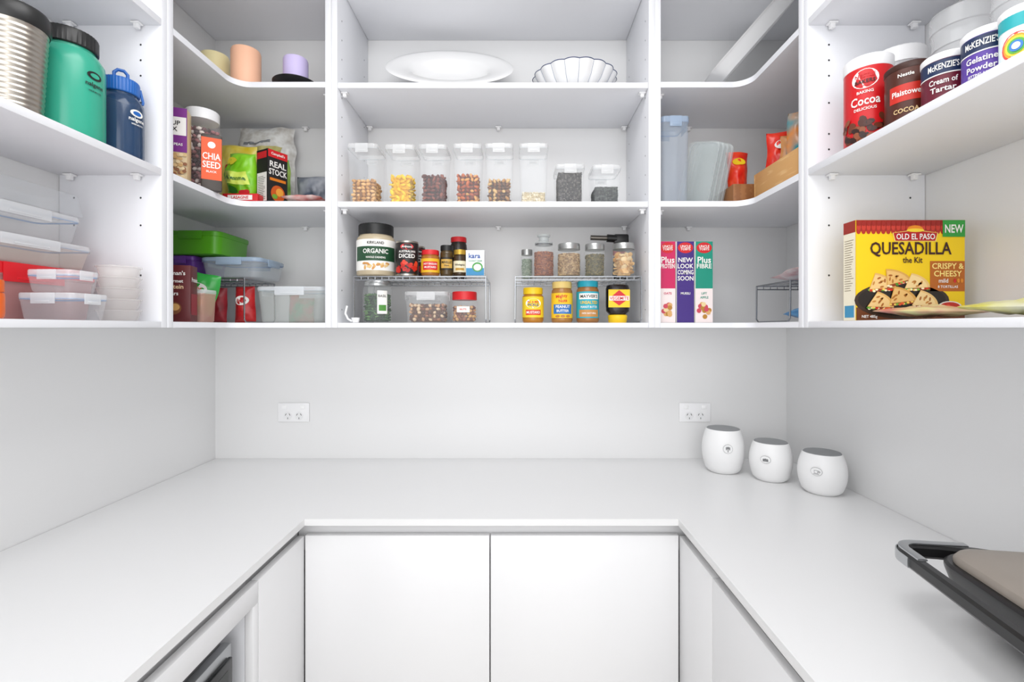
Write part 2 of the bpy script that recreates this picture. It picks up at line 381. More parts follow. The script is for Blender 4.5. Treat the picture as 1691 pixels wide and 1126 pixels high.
def pieces(name,label,loc,dims,size,mats,rz=0,cat='food',core='#6b4a2c'):
    b=B(); a=max(size); s=sum(size)/3*1.75; pts=[]
    if len(dims)==3:
        w,d,h=dims; X=w/2-a;Y=d/2-a
        nx=max(1,int(2*X/s));ny=max(1,int(2*Y/s));nz=max(1,int((h-a)/s))
        for i in range(nx+1):
            for k in range(nz+1): pts.append((-X+2*X*i/nx,-Y,a+(h-2*a)*k/nz))
            for j in range(ny+1): pts.append((-X+2*X*i/nx,-Y+2*Y*j/ny,h-a))
        for j in range(1,ny+1):
            for k in range(nz+1):
                z=a+(h-2*a)*k/nz; pts.append((-X,-Y+2*Y*j/ny,z)); pts.append((X,-Y+2*Y*j/ny,z))
        q=a*1.1; b.box(-w/2+q,-d/2+q,.001,w/2-q,d/2-q,max(.003,h-q),mat(core,.8))
    else:
        r,h=dims; r0=r-a; n=max(6,int(2*math.pi*r0/s)); nz=max(1,int((h-a)/s))
        for k in range(nz+1):
            for j in range(n):
                t=2*math.pi*(j+.5*(k%2))/n; pts.append((r0*math.cos(t),r0*math.sin(t),a+(h-2*a)*k/nz))
        m=int(r0/s)
        for q in range(m):
            rq=r0*q/max(1,m)
            for j in range(max(1,int(2*math.pi*rq/s))):
                t=2*math.pi*j/max(1,int(2*math.pi*rq/s)); pts.append((rq*math.cos(t),rq*math.sin(t),h-a))
        b.lathe([(r-a*1.1,.001),(r-a*1.1,max(.003,h-a*1.1))],mat(core,.8),20)
    for p in pts:
        M=Matrix.Rotation(random.uniform(0,6.3),3,'Z')@Matrix.Rotation(random.uniform(0,6.3),3,'X')@Matrix.Rotation(random.uniform(0,6.3),3,'Z')
        k=random.uniform(.85,1.15); P=Vector(p)+Vector((random.uniform(-1,1),random.uniform(-1,1),random.uniform(-.8,.4)))*a*.18
        P.z=max(P.z,a*.9)
        b.add([M@Vector((v.x*size[0]*k,v.y*size[1]*k,v.z*size[2]*k))+P for v in ICV],ICF,random.choice(mats))
    o=b.obj(name,None,60); place(o,loc,rz); prop(o,label,cat); o['kind']='stuff'; return o
ms=lambda *c: [mat(x,.6) for x in c]
# --- clear canisters row ---
row=[(-.518,.102,.202,'cashew_nuts','pale cashew pieces',.090,(.010,.0065,.0055),ms('#e0ae6a','#eabc7c','#cc9650','#b8823f'),'#8a6032'),
(-.394,.100,.198,'pasta_pieces','bright yellow pasta pieces',.108,(.014,.008,.004),ms('#fcd000','#ffdc20','#f2ba00'),'#e0ae00'),
(-.284,.096,.199,'almonds','brown whole almonds',.106,(.0105,.0065,.005),ms('#7a3a2c','#8f4b38','#642e24'),'#3a1c14'),
(-.169,.096,.201,'mixed_nuts','roasted orange-brown almonds and cashews',.108,(.0105,.0065,.005),ms('#ad5022','#c9662a','#e3a458','#8c3c1c'),'#5a2a14'),
(-.063,.096,.202,'mixed_nuts','pale and brown mixed nuts',.090,(.010,.0065,.005),ms('#bd8a4e','#855632','#deb678','#694428'),'#4a3020'),
(.053,.098,.202,'oats','thin layer of pale oats',.044,(.006,.005,.002),ms('#eadfc4','#f3ecda','#dccdaa'),'#e2d6ba'),
(.175,.098,.133,'chia_seeds','dark grey chia seeds',.108,(.0036,.003,.0026),ms('#4f4a48','#3d3835','#75706a'),'#2c2826'),
(.297,.096,.131,'poppy_seeds','dark green-grey seeds',.060,(.004,.003,.003),ms('#434845','#2f3331','#5d635d'),'#262a28')]
for X,w,h,nm,lb,fh,sz,mm,core in row:
    tub('storage_canister',('tall' if h>.15 else 'short')+' clear plastic clip-lid canister holding '+lb,w,.12,h,(X,1.665,ZA+.0005),0,CL,clear('#f0f1f2',.36),mat('#c9ced2',.4,0,.6),'canister','clear canisters on the middle shelf','fb',.87,.014)
    pieces(nm,lb+' filling a clear canister',(X,1.665,ZA+.002),(w*.82,.098,fh),sz,mm,cat='nuts' if 'nut' in nm or nm=='almonds' else 'food',core=core)
# --- platter, fluted bowl ---
PORC=mat('#efefef',.18)
b=B().lathe([(0,0),(.095,0),(.112,.006),(.142,.046),(.152,.054),(.21,.062),(.227,.063),(.230,.066),(.224,.069),(.206,.068),(.152,.061),(.138,.050),(.110,.015),(.09,.010),(0,.009)],PORC,72,sx=1,sy=.63)
top(b,'serving_platter','large white oval porcelain serving dish leaning at the shelf back','serving dish',(-.248,1.80,ZB+.102),rot=(R(50),0,R(3)),sharp=50)
b=B(); fl=lambda a: 1+.045*abs(math.cos(9*a))
rad=.143
prof=[(0,.0),(.055,.0),(.06,.008),(.09,.022),(.122,.05),(rad,.086),(rad*.98,.088),(.116,.05),(.085,.026),(.0,.014)]
b.lathe(prof,PORC,144,fl=fl)
NAVY=mat('#2e3e6b',.4)
b.tube([((rad+.0008)*fl(R(i*2.5))*math.cos(R(i*2.5)),(rad+.0008)*fl(R(i*2.5))*math.sin(R(i*2.5)),.0875) for i in range(144)],.0013,NAVY,6,True)
for k in range(18):
    a=R(10+20*k); b.tube([((r+.0004)*math.cos(a),(r+.0004)*math.sin(a),z) for r,z in prof[2:6]],.0006,mat('#6b7899',.4),6)
top(b,'fluted_bowl','white scalloped porcelain bowl with thin navy lines','bowl',(.203,1.732,ZB+.0005),sharp=60)
# --- candles ---
def candle(X,Y,z,r,h,c,lb):
    o=thing('candle',lb,'candle',(X,Y,z),group='pillar candles on the top shelf')
    B().lathe([(0,0),(r*.96,0),(r,.004),(r,h-.008),(r*.95,h-.001),(r*.8,h-.002),(r*.3,h-.008),(0,h-.008)],mat(c,.5,c2=c,bump=.1),36).obj('wax',o)
    B().tube([(0,0,h-.009),(.001,0,h+.004)],.0012,DARK,6).obj('wick',o)
candle(-1.045,1.67,ZB+.0005,.045,.138,'#fbeeb8','cream yellow pillar candle on the corner shelf')
candle(-.918,1.635,ZB+.0005,.046,.135,'#fcc5a4','peach pillar candle on the corner shelf')
b=B().lathe([(0,0),(.035,0),(.037,.004),(.03,.010),(.045,.016),(.07,.026),(.073,.030),(.069,.030),(.048,.021),(0,.019)],mat('#121214',.3),40)
top(b,'candle_holder','black wide-brimmed dish candle holder','candle holder',(-.757,1.65,ZB+.0005))
candle(-.757,1.65,ZB+.0205,.040,.095,'#d3c6f0','lilac pillar candle standing on a black dish')
# --- cylinder product ---
def jar(name,label,cat,r,h,loc,lidm,lidh=.018,body=GLASS,lab=None,rz=0,neck=.86,lidr=None,group=None,shoulder=.14,ribs=True):
    o=thing(name,label,cat,loc,rz,None,group); lr=lidr or r*neck+.002; hb=h-lidh
    B().lathe([(0,.0005),(r*.88,.0005),(r*.97,.004),(r,.01),(r,hb*(1-shoulder)-.004),(r*.97,hb*(1-shoulder*.6)),(r*neck,hb-.004),(r*neck,hb)],body,36).obj('body',o)
    n=60
    B().lathe([(lr,hb-.002),(lr,hb),(lr,h-.003),(lr*.96,h),(0,h)],lidm,n,fl=(lambda a: 1+.012*(1 if int(a/(2*math.pi)*n+.5)%2 else -1)) if ribs else None).obj('lid',o)
    if lab:
        b=B(); b.map=cyl(r+.0003); lab(b,r,h); b.obj('label',o)
    return o
def wrap(b,r,z0,z1,m,a=math.pi,off=.0004): b.patch(-a*r,z0,a*r,z1,m,off,36 if a>2 else 20)
W=PAPER; K=mat('#1c1a1a',.5)
RK=Z0+.158
def rack(X0,X1,Y0,Y1,h,z,lb):
    o=thing('wire_rack',lb,'rack',((X0+X1)/2,(Y0+Y1)/2,z),group='chrome wire shelf racks')
    w=(X1-X0)/2; d=(Y1-Y0)/2; r=.0022; b=B()
    for zz in (h-.003,h-.014):
        b.tube([(-w,-d,zz),(w,-d,zz)],r,CHROME); b.tube([(-w,d,zz),(w,d,zz)],r,CHROME)
    b.tube([(-w,-d,h-.003),(-w,d,h-.003)],r,CHROME); b.tube([(w,-d,h-.003),(w,d,h-.003)],r,CHROME)
    n=max(4,int(2*w/.022))
    for i in range(n+1):
        x=-w+2*w*i/n; b.tube([(x,-d,h-.014),(x,-d,h-.0025),(x,d,h-.0025),(x,d,h-.014)],.0013,CHROME,6)
    b.obj('wire_shelf',o)
    for s in (-1,1):
        B().tube([(s*w,-d,h-.003),(s*(w+.001),-d,.012),(s*w,-d+.012,.0025),(s*w,d-.012,.0025),(s*(w+.001),d,.012),(s*w,d,h-.003)],.0026,CHROME).obj('leg',o)
rack(-.541,-.106,1.60,1.82,.156,Z0,'chrome wire rack holding jars and cans on the bottom shelf')
rack(-.008,.408,1.60,1.82,.156,Z0,'chrome wire rack holding spice jars on the bottom shelf')
def L_cash(b,r,h):
    wrap(b,r,.018,.122,W); b.patch(-1.2*r,.050,1.2*r,.098,mat('#1f4a2e',.5),.0008)
    b.text('KIRKLAND',0,.110,.009,K,w=.055); b.text('ORGANIC',0,.082,.0145,W,w=.085); b.text('WHOLE CASHEWS',0,.061,.006,W,w=.065)
    for i in range(16): b.ell(random.uniform(-.04,.04),random.uniform(.026,.042),.008,.004,mat(random.choice(['#d8a765','#c98f4c','#e6c48a']),.5),.001+i*.0001,10,random.uniform(0,180))
jar('nut_jar','large clear jar of cashews with black lid and green label','jar',.065,.178,(-.49,1.675,RK),BLACK,.035,clear('#d8c7a8',.75),L_cash,.25)
def L_dic(b,r,h):
    wrap(b,r,.006,h-.006,mat('#231d1d',.4)); b.ell(0,.096,.022,.010,RED,.001); b.text('Ardmona',0,.096,.007,W,w=.034); b.text('AUSTRALIAN',0,.080,.007,W,w=.056); b.text('DICED',0,.065,.013,W,w=.058)
    for i in range(22): b.ell(random.uniform(-.035,.035),random.uniform(.012,.048),.008,.006,mat(random.choice(['#c8281d','#e0442c','#a51a16']),.4),.001+i*.0001,10,random.uniform(0,180))
def can(name,label,r,h,loc,lab,rz=0,group=None):
    o=thing(name,label,'can',loc,rz,None,group)
    B().lathe([(0,.003),(r*.9,.003),(r,.0),(r*1.01,.003),(r,.006),(r,h-.006),(r*1.01,h-.003),(r,h),(r*.92,h),(r*.9,h-.004),(0,h-.004)],STEEL,36).obj('body',o)
    b=B(); b.map=cyl(r+.0003); lab(b,r,h); b.obj('label',o)
can('food_can','black and red tin can of diced tomatoes',.0375,.116,(-.376,1.645,RK),L_dic,.2,group='tomato cans')
can('food_can','black and red tin can partly hidden behind another can',.0375,.116,(-.372,1.745,RK),L_dic,.6,group='tomato cans')
def L_sm(b,r,h):
    wrap(b,r,.01,.056,mat('#e8b423',.5)); b.patch(-.026,.018,.026,.046,RED,.0008); b.text('HOT ENGLISH',0,.038,.006,W,w=.044); b.text('MUSTARD',0,.027,.006,W,w=.04)
jar('sauce_jar','small red-lidded jar with yellow and red label','jar',.031,.086,(-.295,1.635,RK),RED,.014,clear('#b5702a',.8),L_sm,.15)
def L_dk(b,r,h):
    wrap(b,r,.02,.062,K); b.patch(-.02,.026,.02,.056,mat('#caa24c',.4),.0008); b.text('MAILLE',0,.046,.008,K,w=.034); b.text('Dijon',0,.034,.005,K,w=.02)
jar('mustard_jar','dark jar with black lid and gold label','jar',.0225,.104,(-.241,1.645,RK),BLACK,.016,mat('#4b3a1e',.15),L_dk,.1,group='dark mustard jars')
def L_dk2(b,r,h):
    wrap(b,r,.012,.05,mat('#e2d9bb',.5)); b.text('Wholegrain',0,.036,.006,K,w=.034); b.patch(-.015,.018,.015,.026,mat('#b58a2f',.4),.0008)
jar('mustard_jar','small dark jar with gold lid and cream label','jar',.0215,.088,(-.196,1.64,RK),mat('#c7a13f',.3,.6),.014,mat('#3c2c18',.15),L_dk2,.1,group='dark mustard jars')
jar('sauce_jar','tall dark jar with bright red lid','jar',.03,.15,(-.213,1.745,RK),RED,.016,mat('#2b211a',.2),lambda b,r,h:(wrap(b,r,.04,.10,K),b.text('BALSAMIC',0,.08,.008,YEL,w=.05)))
def carton(name,label,w,d,h,loc,rz,base,fn,cat='box',group=None,bev=.001,rot=None):
    o=thing(name,label,cat,loc,rz,rot,group); B().box(-w/2,-d/2,0,w/2,d/2,h,base,bev).obj('carton',o)
    b=B(); fn(b,w,d,h); b.obj('printed_label',o); return o
def P_kara(b,w,d,h):
    b.map=flat(-d/2); b.patch(-w/2+.001,.001,w/2-.001,h*.3,mat('#2a86b8',.4)); b.text('kara',-.002,h*.78,.016,mat('#1f4f9c',.4),w=.05); b.text('COCONUT CREAM',0,h*.58,.005,mat('#338855',.4),w=.045)
    b.ell(.008,h*.34,.018,.016,mat('#4c9a4a',.5),.0012,20); b.ell(.008,h*.33,.013,.011,W,.0016)
carton('coconut_carton','small white and blue carton of coconut cream',.062,.04,.086,(-.143,1.642,RK),0,mat('#f3f6f8',.4),P_kara)
# under rack one
jar('glass_jar','tall glass jar with steel lid holding green herbs','jar',.05,.142,(-.482,1.665,Z0+.0005),mat('#c5c7c7',.25,.8),.014,GLASS,lambda b,r,h:(b.patch(.0,.03,.034,.108,W,.0008),b.patch(.005,.04,.03,.06,mat('#4f8e3c',.5),.0012),b.text('BASIL',.017,.09,.008,K,.0012,w=.028)),.25)
pieces('dried_herbs','dark green dried herbs filling a glass jar',(-.482,1.665,Z0+.004),(.047,.100),(.009,.004,.003),ms('#39642f','#2a4a26','#5b8443','#1f3420'),core='#22361d')
b=B(); b.tube([(.0,0,.004),(-.012,-.004,.012),(-.02,-.006,.03),(-.014,-.006,.055)],.0035,WHITE); b.lathe([(.010,.0),(.014,.016)],WHITE,20,(.012,0))
top(b,'measuring_scoop','white plastic measuring scoop beside the glass jar','scoop',(-.548,1.60,Z0+.001))
tub('storage_container','clear clip-lid container of mixed nuts under the wire rack',.148,.11,.106,(-.309,1.68,Z0+.0005),0,CL,CLW,None)
pieces('mixed_nuts','mixed brown nuts inside a clear container',(-.309,1.68,Z0+.003),(.124,.09,.066),(.009,.0065,.005),ms('#a06a45','#7c4b34','#c79a70','#e0c4a0','#5b3a2b'),cat='nuts')
jar('nut_jar','round clear jar with bright red lid full of nuts','jar',.046,.106,(-.183,1.665,Z0+.0005),RED,.026,CL,lambda b,r,h:(b.patch(-.022,.035,.022,.055,W,.0008),b.text('NUTS',0,.045,.006,RED,w=.03)))
pieces('mixed_nuts','brown and red nuts inside the red-lidded jar',(-.183,1.665,Z0+.004),(.0425,.058),(.009,.0065,.005),ms('#8a4a2a','#6e3320','#c08a52','#d8a868'),cat='nuts')
LID=mat('#b6b7b5',.3,.85)
SG='spice jars on the wire rack'
def spice(X,Y,r,h,cols,lb,glasslid=False,fill=.82,sz=(.004,.003,.003)):
    if glasslid:
        o=thing('spice_jar',lb,'jar',(X,Y,RK),group=SG)
        B().lathe([(0,.0005),(r*.95,.0005),(r,.006),(r,h*.66),(r*.8,h*.74),(r*.8,h*.78)],GLASS,32).obj('body',o)
        B().lathe([(r*.84,h*.785),(r*.84,h*.81),(r*.5,h*.85),(r*.45,h*.93),(r*.62,h*.96),(r*.6,h),(0,h)],clear('#c2c8c8',.5),32).obj('lid',o)
        B().lathe([(r*.83,h*.755),(r*.86,h*.77),(r*.83,h*.783)],CHROME,32).obj('clamp_ring',o)
        fh=h*.58
    else:
        jar('spice_jar',lb,'jar',r,h,(X,Y,RK),LID,.018,GLASS,None,0,.86,r*.92,SG,.1,False); fh=(h-.018)*fill
    pieces('spice',lb.split(' with ')[-1].split(' of ')[-1]+' filling a glass jar',(X,Y,RK+.002),(r-.0022,fh),sz,ms(*cols),core=cols[0],cat='spice')
spice(.033,1.745,.022,.106,('#8a9a86','#aab5a5'),'slim glass spice jar of pale green leaves')
spice(.089,1.655,.036,.142,('#8e4d2d','#7a3c22','#a9653c'),'clamp-lid glass spice jar of red-brown spice',True)
spice(.175,1.655,.041,.111,('#a9875c','#8c6c45','#c6a77a'),'steel-lidded glass jar of tan coriander seeds')
spice(.263,1.655,.036,.110,('#6b6035','#857545','#4d4628'),'steel-lidded glass jar of green-brown spice',sz=(.005,.003,.002))
spice(.362,1.655,.039,.112,('#dcb274','#c4924e','#ecd09c'),'steel-lidded glass jar of golden dried slices',sz=(.013,.011,.003),fill=.9)
t=thing('kitchen_torch','black and red kitchen blowtorch with steel nozzle behind the spice jars','kitchen torch',(.372,1.775,RK))
B().lathe([(0,0),(.024,0),(.025,.004),(.022,.08),(.018,.09)],BLACK,28).obj('gas_canister',t)
B().box(-.022,-.013,.088,.022,.013,.135,mat('#a3241f',.35),.006).obj('body',t)
b=B(); b.tube([(-.01,0,.152),(-.045,0,.154)],.014,BLACK,16); b.tube([(-.04,0,.154),(-.105,0,.156)],.009,mat('#6f6a64',.3,.9),16); b.box(-.02,-.011,.132,.034,.011,.168,BLACK,.006); b.obj('nozzle',t)
TEAL=mat('#1f9fb4',.4)
JG='jars of spreads under the rack'
def L_m1(b,r,h):
    wrap(b,r,.018,.088,mat('#f0cf2a',.5)); b.ell(0,.065,.027,.016,W,.001); b.text('PIC & MIX',0,.070,.006,RED,w=.042); b.text('PICKLE',0,.060,.008,mat('#2b4f93',.5),w=.04); b.patch(-.027,.026,.027,.044,mat('#d8452b',.5),.0008); b.text('MUSTARD',0,.035,.008,W,w=.046)
jar('spread_jar','yellow-lidded jar with yellow and red label','jar',.036,.119,(.052,1.655,Z0+.0005),YEL,.02,mat('#b87a20',.25),L_m1,group=JG)
def L_m2(b,r,h):
    wrap(b,r,.016,.10,mat('#f0c325',.5)); b.text('Mighty',-.004,.088,.010,mat('#d03a22',.4),w=.046,rot=6); b.text('Nuts',0,.074,.010,mat('#d03a22',.4),w=.046,rot=6); b.patch(-.034,.030,.034,.062,mat('#2e72b8',.5),.0008); b.text('PEANUT',0,.054,.009,W,w=.055); b.text('BUTTER',0,.040,.008,W,w=.055)
    for k in (-.018,.0,.018): b.ell(k,.022,.008,.004,mat('#b57a3a',.5),.001,12)
jar('spread_jar','peanut butter jar with cream lid and yellow blue label','jar',.036,.139,(.151,1.655,Z0+.0005),mat('#e6c97a',.4),.02,mat('#a8763a',.25),L_m2,group=JG)
def L_m3(b,r,h):
    wrap(b,r,.016,.105,mat('#2ba6bb',.5)); b.patch(-.036,.079,.036,.099,W,.0008); b.text("MAYVER'S",0,.089,.010,K,w=.06); b.text('UNSALTED',0,.068,.010,YEL,w=.06); b.text('PEANUT BUTTER',0,.053,.007,W,w=.058); b.patch(-.036,.02,.036,.044,mat('#c08a4c',.5),.0008); b.text('100% NATURAL',0,.032,.005,W,w=.05)
jar('spread_jar','peanut butter jar with teal lid and turquoise label','jar',.038,.141,(.239,1.655,Z0+.0005),TEAL,.018,mat('#9c6a38',.25),L_m3,group=JG)
t=thing('spread_bottle','dark squeeze bottle standing on its wide yellow cap','bottle',(.341,1.655,Z0+.0005))
B().lathe([(0,0),(.029,0),(.031,.003),(.033,.024),(.030,.027),(0,.027)],YEL,36).obj('cap',t)
B().loft([(.0275,.052,.045,.02),(.04,.078,.052,.025),(.06,.08,.054,.026),(.115,.080,.054,.026),(.127,.074,.048,.024),(.130,.06,.04,.02)],mat('#1b1210',.2)).obj('body',t)
b=B(); b.map=flat(-.0275); b.poly([(-.036,.052),(.036,.052),(.036,.112),(-.036,.112)],YEL); b.poly([(-.034,.082),(0,.058),(.034,.082),(0,.110)],RED,.0014); b.patch(-.034,.075,.034,.090,W,.0018); b.text('VEGEMITE',0,.0825,.010,RED,.0024,w=.064); b.obj('label',t)
# ---------------- left wall unit : bottles ----------------
def bottle(X,Y,r,h,c,lidc,lb,loop,steel=False):
    o=thing('water_bottle',lb,'water bottle',(X,Y,ZA+.0005),face(X,Y),group='water bottles on the shelf')
    if steel:
        P=[(0,0),(r*.8,0),(r*.84,.006)]; n=60
        for i in range(n+1): P.append((r*(.84+.14*(i/n))+.0008*math.sin(i*1.57),.01+(h-.05)*i/n))
        P+=[(r*1.0,h-.035)]
        B().lathe(P,mat('#b5aea4',.28,1),48).obj('body',o)
        B().lathe([(r*1.02,h-.036),(r*1.06,h-.03),(r*1.06,h-.008),(r*.98,h),(r*.5,h),(0,h)],BLACK,48).obj('lid',o)
        B().box(-.02,-.008,h+.0005,.03,.008,h+.012,BLACK,.004).obj('lid_tab',o); return
    hb=h-.05
    B().lathe([(0,.0),(r*.85,.0),(r*.97,.004),(r,.012),(r,hb*.82),(r*.97,hb*.9),(r*.8,hb*.99),(r*.72,hb),(r*.72,hb+.012)],c,48).obj('body',o)
    n=80; lr=r*.8
    B().lathe([(lr*.96,hb+.006),(lr,hb+.008),(lr,hb+.036),(lr*.96,hb+.04),(lr*.4,hb+.042),(0,hb+.042)],lidc,n,fl=lambda a:1+.012*(1 if int(a/(2*math.pi)*n+.5)%2 else -1)).obj('lid',o)
    b=B()
    if loop: b.tube([(-.013,0,hb+.040),(-.013,0,hb+.06),(-.006,0,hb+.068),(.006,0,hb+.068),(.013,0,hb+.06),(.013,0,hb+.040)],.004,lidc); b.tube([(lr,0,hb+.03),(lr+.006,0,hb+.0),(r*.9,0,hb-.006)],.003,lidc)
    else: b.box(-.012,-.03,hb+.042,.012,.03,hb+.048,lidc,.002)
    b.obj('lid_loop',o)
    b=B(); b.map=cyl(r+.0004); m=K if not loop else W; c0=r*.72
    b.ell(c0,hb*.72,.016,.009,m,.0008); b.ell(c0,hb*.72,.010,.005,lidc if loop else mat('#31a588',.3),.0012); b.text('nalgene',c0,hb*.61,.009,m,w=.038); b.text('WIDE MOUTH',c0,hb*.54,.0035,m,w=.028); b.obj('label',o)
bottle(-.985,.940,.055,.205,None,None,'stainless steel insulated tumbler with black lid',False,True)
bottle(-.990,1.068,.0625,.243,mat('#36a88c',.25,0,.95),BLACK,'large translucent teal drink bottle with black screw lid',False)
bottle(-.976,1.190,.0465,.203,mat('#2c4668',.15,0,.85),mat('#1c63b5',.4),'dark blue drink bottle with bright blue loop lid',True)
# left lower containers
C1=clear('#eceef1',.19,.1); C2=clear('#f0e2d6',.28,.15); LW=clear('#f4f6f9',.42,.12)
GB=mat('#7f9cc4',.4,0,.95)
LG='stacked clear food containers'
tub('storage_container','clear rectangular container with bright red lid at the stack base',.115,.32,.122,(-1.118,1.063,Z0+.0005),0,clear('#d89a98',.5,.2),mat('#d01420',.35),None,group=LG,clips='r',lidh=.024)
tub('storage_container','frosted clear clip-lid container stacked on the red lid',.115,.31,.060,(-1.118,1.055,Z0+.1235),0,C2,LW,GB,group=LG,clips='r')
tub('storage_container','frosted clear clip-lid container on the stack top',.11,.28,.066,(-1.12,1.045,Z0+.185),0,C1,LW,GB,group=LG,clips='r')
b=B().loft([(0,.11,.29,.02),(.002,.112,.295,.02),(.05,.10,.28,.02),(.052,.095,.27,.018)],clear('#e6ebf0',.2),cb=False)
top(b,'storage_container','upturned clear plastic tub resting on the container stack','container',(-1.12,1.05,Z0+.2525),group=LG)
tub('storage_container','small clear clip-lid container in front of the red one',.12,.095,.058,(-.990,1.057,Z0+.0005),0,C1,LW,GB,group=LG,clips='fr')
tub('storage_container','very small clear clip-lid container on another small one',.095,.075,.048,(-.985,1.050,Z0+.0595),0,C1,LW,GB,group=LG,clips='fr')
for i in range(5):
    b=B().lathe([(0,0),(.035,0),(.037,.002),(.043,.0225),(.0455,.023),(.0455,.0258),(0,.0258)],clear('#f2eeea',.34,.2),32)
    top(b,'plastic_tub','small round frosted plastic tub in a stack','container',(-.972,1.180,Z0+.0005+i*.0264),group='stack of small round plastic tubs')
jar('spice_jar','small bright orange plastic jar beside the clear containers','jar',.022,.07,(-.948,.865,Z0+.0005),mat('#e2631c',.4),.02,mat('#e2631c',.4))
# ---------------- left corner unit : middle shelf ----------------
jar('pantry_jar','tall clear jar with black lid beside the divider panel','jar',.04,.30,(-1.09,1.44,ZA+.0005),BLACK,.03,clear('#b9a58c',.7))
def P_pouch(b,w,d,h):
    b.map=flat(-d/2)
    b.patch(-w/2+.002,h*.40,w/2-.002,h-.004,mat('#7a2c86',.4)); b.patch(-w/2+.004,h*.62,w/2-.004,h*.86,W,.001)
    b.text('SOUP',0,h*.78,.012,K,w=w*.7); b.text('MIX',0,h*.70,.012,K,w=w*.5); b.text('CHICK PEAS',0,h*.5,.007,W,w=w*.8)
    for i in range(70): b.ell(random.uniform(-w*.42,w*.42),random.uniform(.01,h*.37),.0055,.005,mat(random.choice(['#d9b987','#c79f68','#e6cfa4','#8d5c3d']),.5),.0008+i*.00003,8)
carton('food_pouch','purple and white labelled pack of dried chickpeas',.08,.045,.215,(-.985,1.385,ZA+.0005),face(-.985,1.385)*.6,mat('#cdb78f',.4),P_pouch,'food packet',bev=.01)
jar('bean_jar','tall clear jar with white lid full of speckled beans','jar',.052,.262,(-.988,1.515,ZA+.0005),WHITE,.03,clear('#e8e0e0',.12),None,0,.86)
pieces('beans','red and white speckled dried beans filling a jar',(-.988,1.515,ZA+.003),(.0495,.205),(.010,.006,.006),ms('#7a2a35','#5a1f2b','#e6d6cf','#a86a6c','#efe3da','#3a2026'),cat='beans',core='#4a1f26')
def P_chia(b,w,d,h):
    b.map=flat(-d/2); b.patch(-w/2+.001,.032,w/2-.001,h-.012,mat('#e8561a',.4)); b.text('CHIA',0,h*.60,.019,W,w=w*.85); b.text('SEED',0,h*.45,.019,W,w=w*.85); b.ell(0,h*.80,.010,.010,W,.001); b.text('BLACK',0,h*.33,.006,W,w=w*.5)
carton('food_packet','orange packet of chia seed in front of the bean jar',.054,.024,.170,(-.925,1.462,ZA+.0005),.55,mat('#4a4440',.5),P_chia,'food packet',bev=.006)
def bag(name,label,w,h,t,loc,rz,m,fn=None,seed=0,cr=.006,rot=None,cat='food packet',group=None):
    def f(u,v,o,s=-1):
        a=max(0,min(1,u/w+.5)); c=max(0,min(1,v/h))
        p=(math.sin(math.pi*a)**.6)*(math.sin(math.pi*(.04+.92*c))**.5)
        q=noise.noise(Vector((u*28,v*28,seed*3.1+s)))*cr+noise.noise(Vector((u*70,v*70,seed+s*5)))*cr*.5
        if a<=0 or a>=1 or c<=0 or c>=1: q=0; p=0
        return Vector((u+noise.noise(Vector((v*14,seed,u*9)))*cr*1.2,s*(t/2*p+q*p)+s*o+0,v+noise.noise(Vector((u*14,seed+9,v*9)))*cr*.8*(1 if v>.02 else 0)))
    b=B(); n=22
    for s in (-1,1):
        V=[f(-w/2+w*i/n,h*j/n,0,s) for j in range(n+1) for i in range(n+1)]
        b.add(V,[(j*(n+1)+i,j*(n+1)+i+1,(j+1)*(n+1)+i+1,(j+1)*(n+1)+i) for j in range(n) for i in range(n)],m)
    o=thing(name,label,cat,loc,rz,rot,group); b.obj('pouch',o,80)
    if fn: 
        b=B(); b.map=lambda u,v,off: f(u,v,off+.0012); fn(b,w,h); b.obj('printed_label',o)
    return o
def P_green(b,w,h):
    b.patch(-w*.35,h*.38,w*.35,h*.62,mat('#d9ef62',.4),nv=6); b.text('Wholesome',0,h*.5,.013,mat('#0c6b2c',.4),.003,w=w*.6); b.ell(w*.2,h*.22,.02,.012,RED,.002); b.ell(-w*.15,h*.28,.014,.012,mat('#2f7d1f',.4),.002); b.ell(-w*.2,h*.8,.02,.012,mat('#f2e03a',.4),.002)
bag('food_bag','crinkled clear bag of white sweets behind the packets',.21,.345,.075,(-.955,1.842,ZA+.002),.05,mat('#f8f8f6',.2,0,.95,c2='#cfcac3',scale=30),lambda b,w,h:(b.patch(-w*.1,h*.66,w*.3,h*.76,mat('#c9c07a',.4),nv=6),b.patch(-w*.3,h*.8,w*.1,h*.83,mat('#8a8d92',.4),nv=3)),2,.020)
bag('food_bag','crinkled yellow bag of snacks on the corner shelf',.135,.245,.06,(-1.015,1.755,ZA+.002),0,mat('#e2c52a',.3,c2='#f1e27a',scale=18),lambda b,w,h:(b.patch(-w*.2,h*.5,w*.2,h*.7,mat('#b9282a',.4),nv=6)),3,.012)
bag('food_bag','bright lime green crinkled snack bag beside the stock carton',.11,.178,.07,(-.942,1.655,ZA+.002),-.1,mat('#78c41c',.28,c2='#8fd62c',scale=20),P_green,4,.018)
bag('food_bag','small green packet tucked behind the stock carton',.11,.20,.05,(-.885,1.765,ZA+.002),0,mat('#5a9a2a',.3,c2='#a8c860',scale=18),None,42,.012)
bag('food_bag','dark blue-grey packet standing behind the stock carton',.11,.15,.05,(-.765,1.81,ZA+.002),0,mat('#4c5668',.3,c2='#a9adb5',scale=18),None,41,.012)
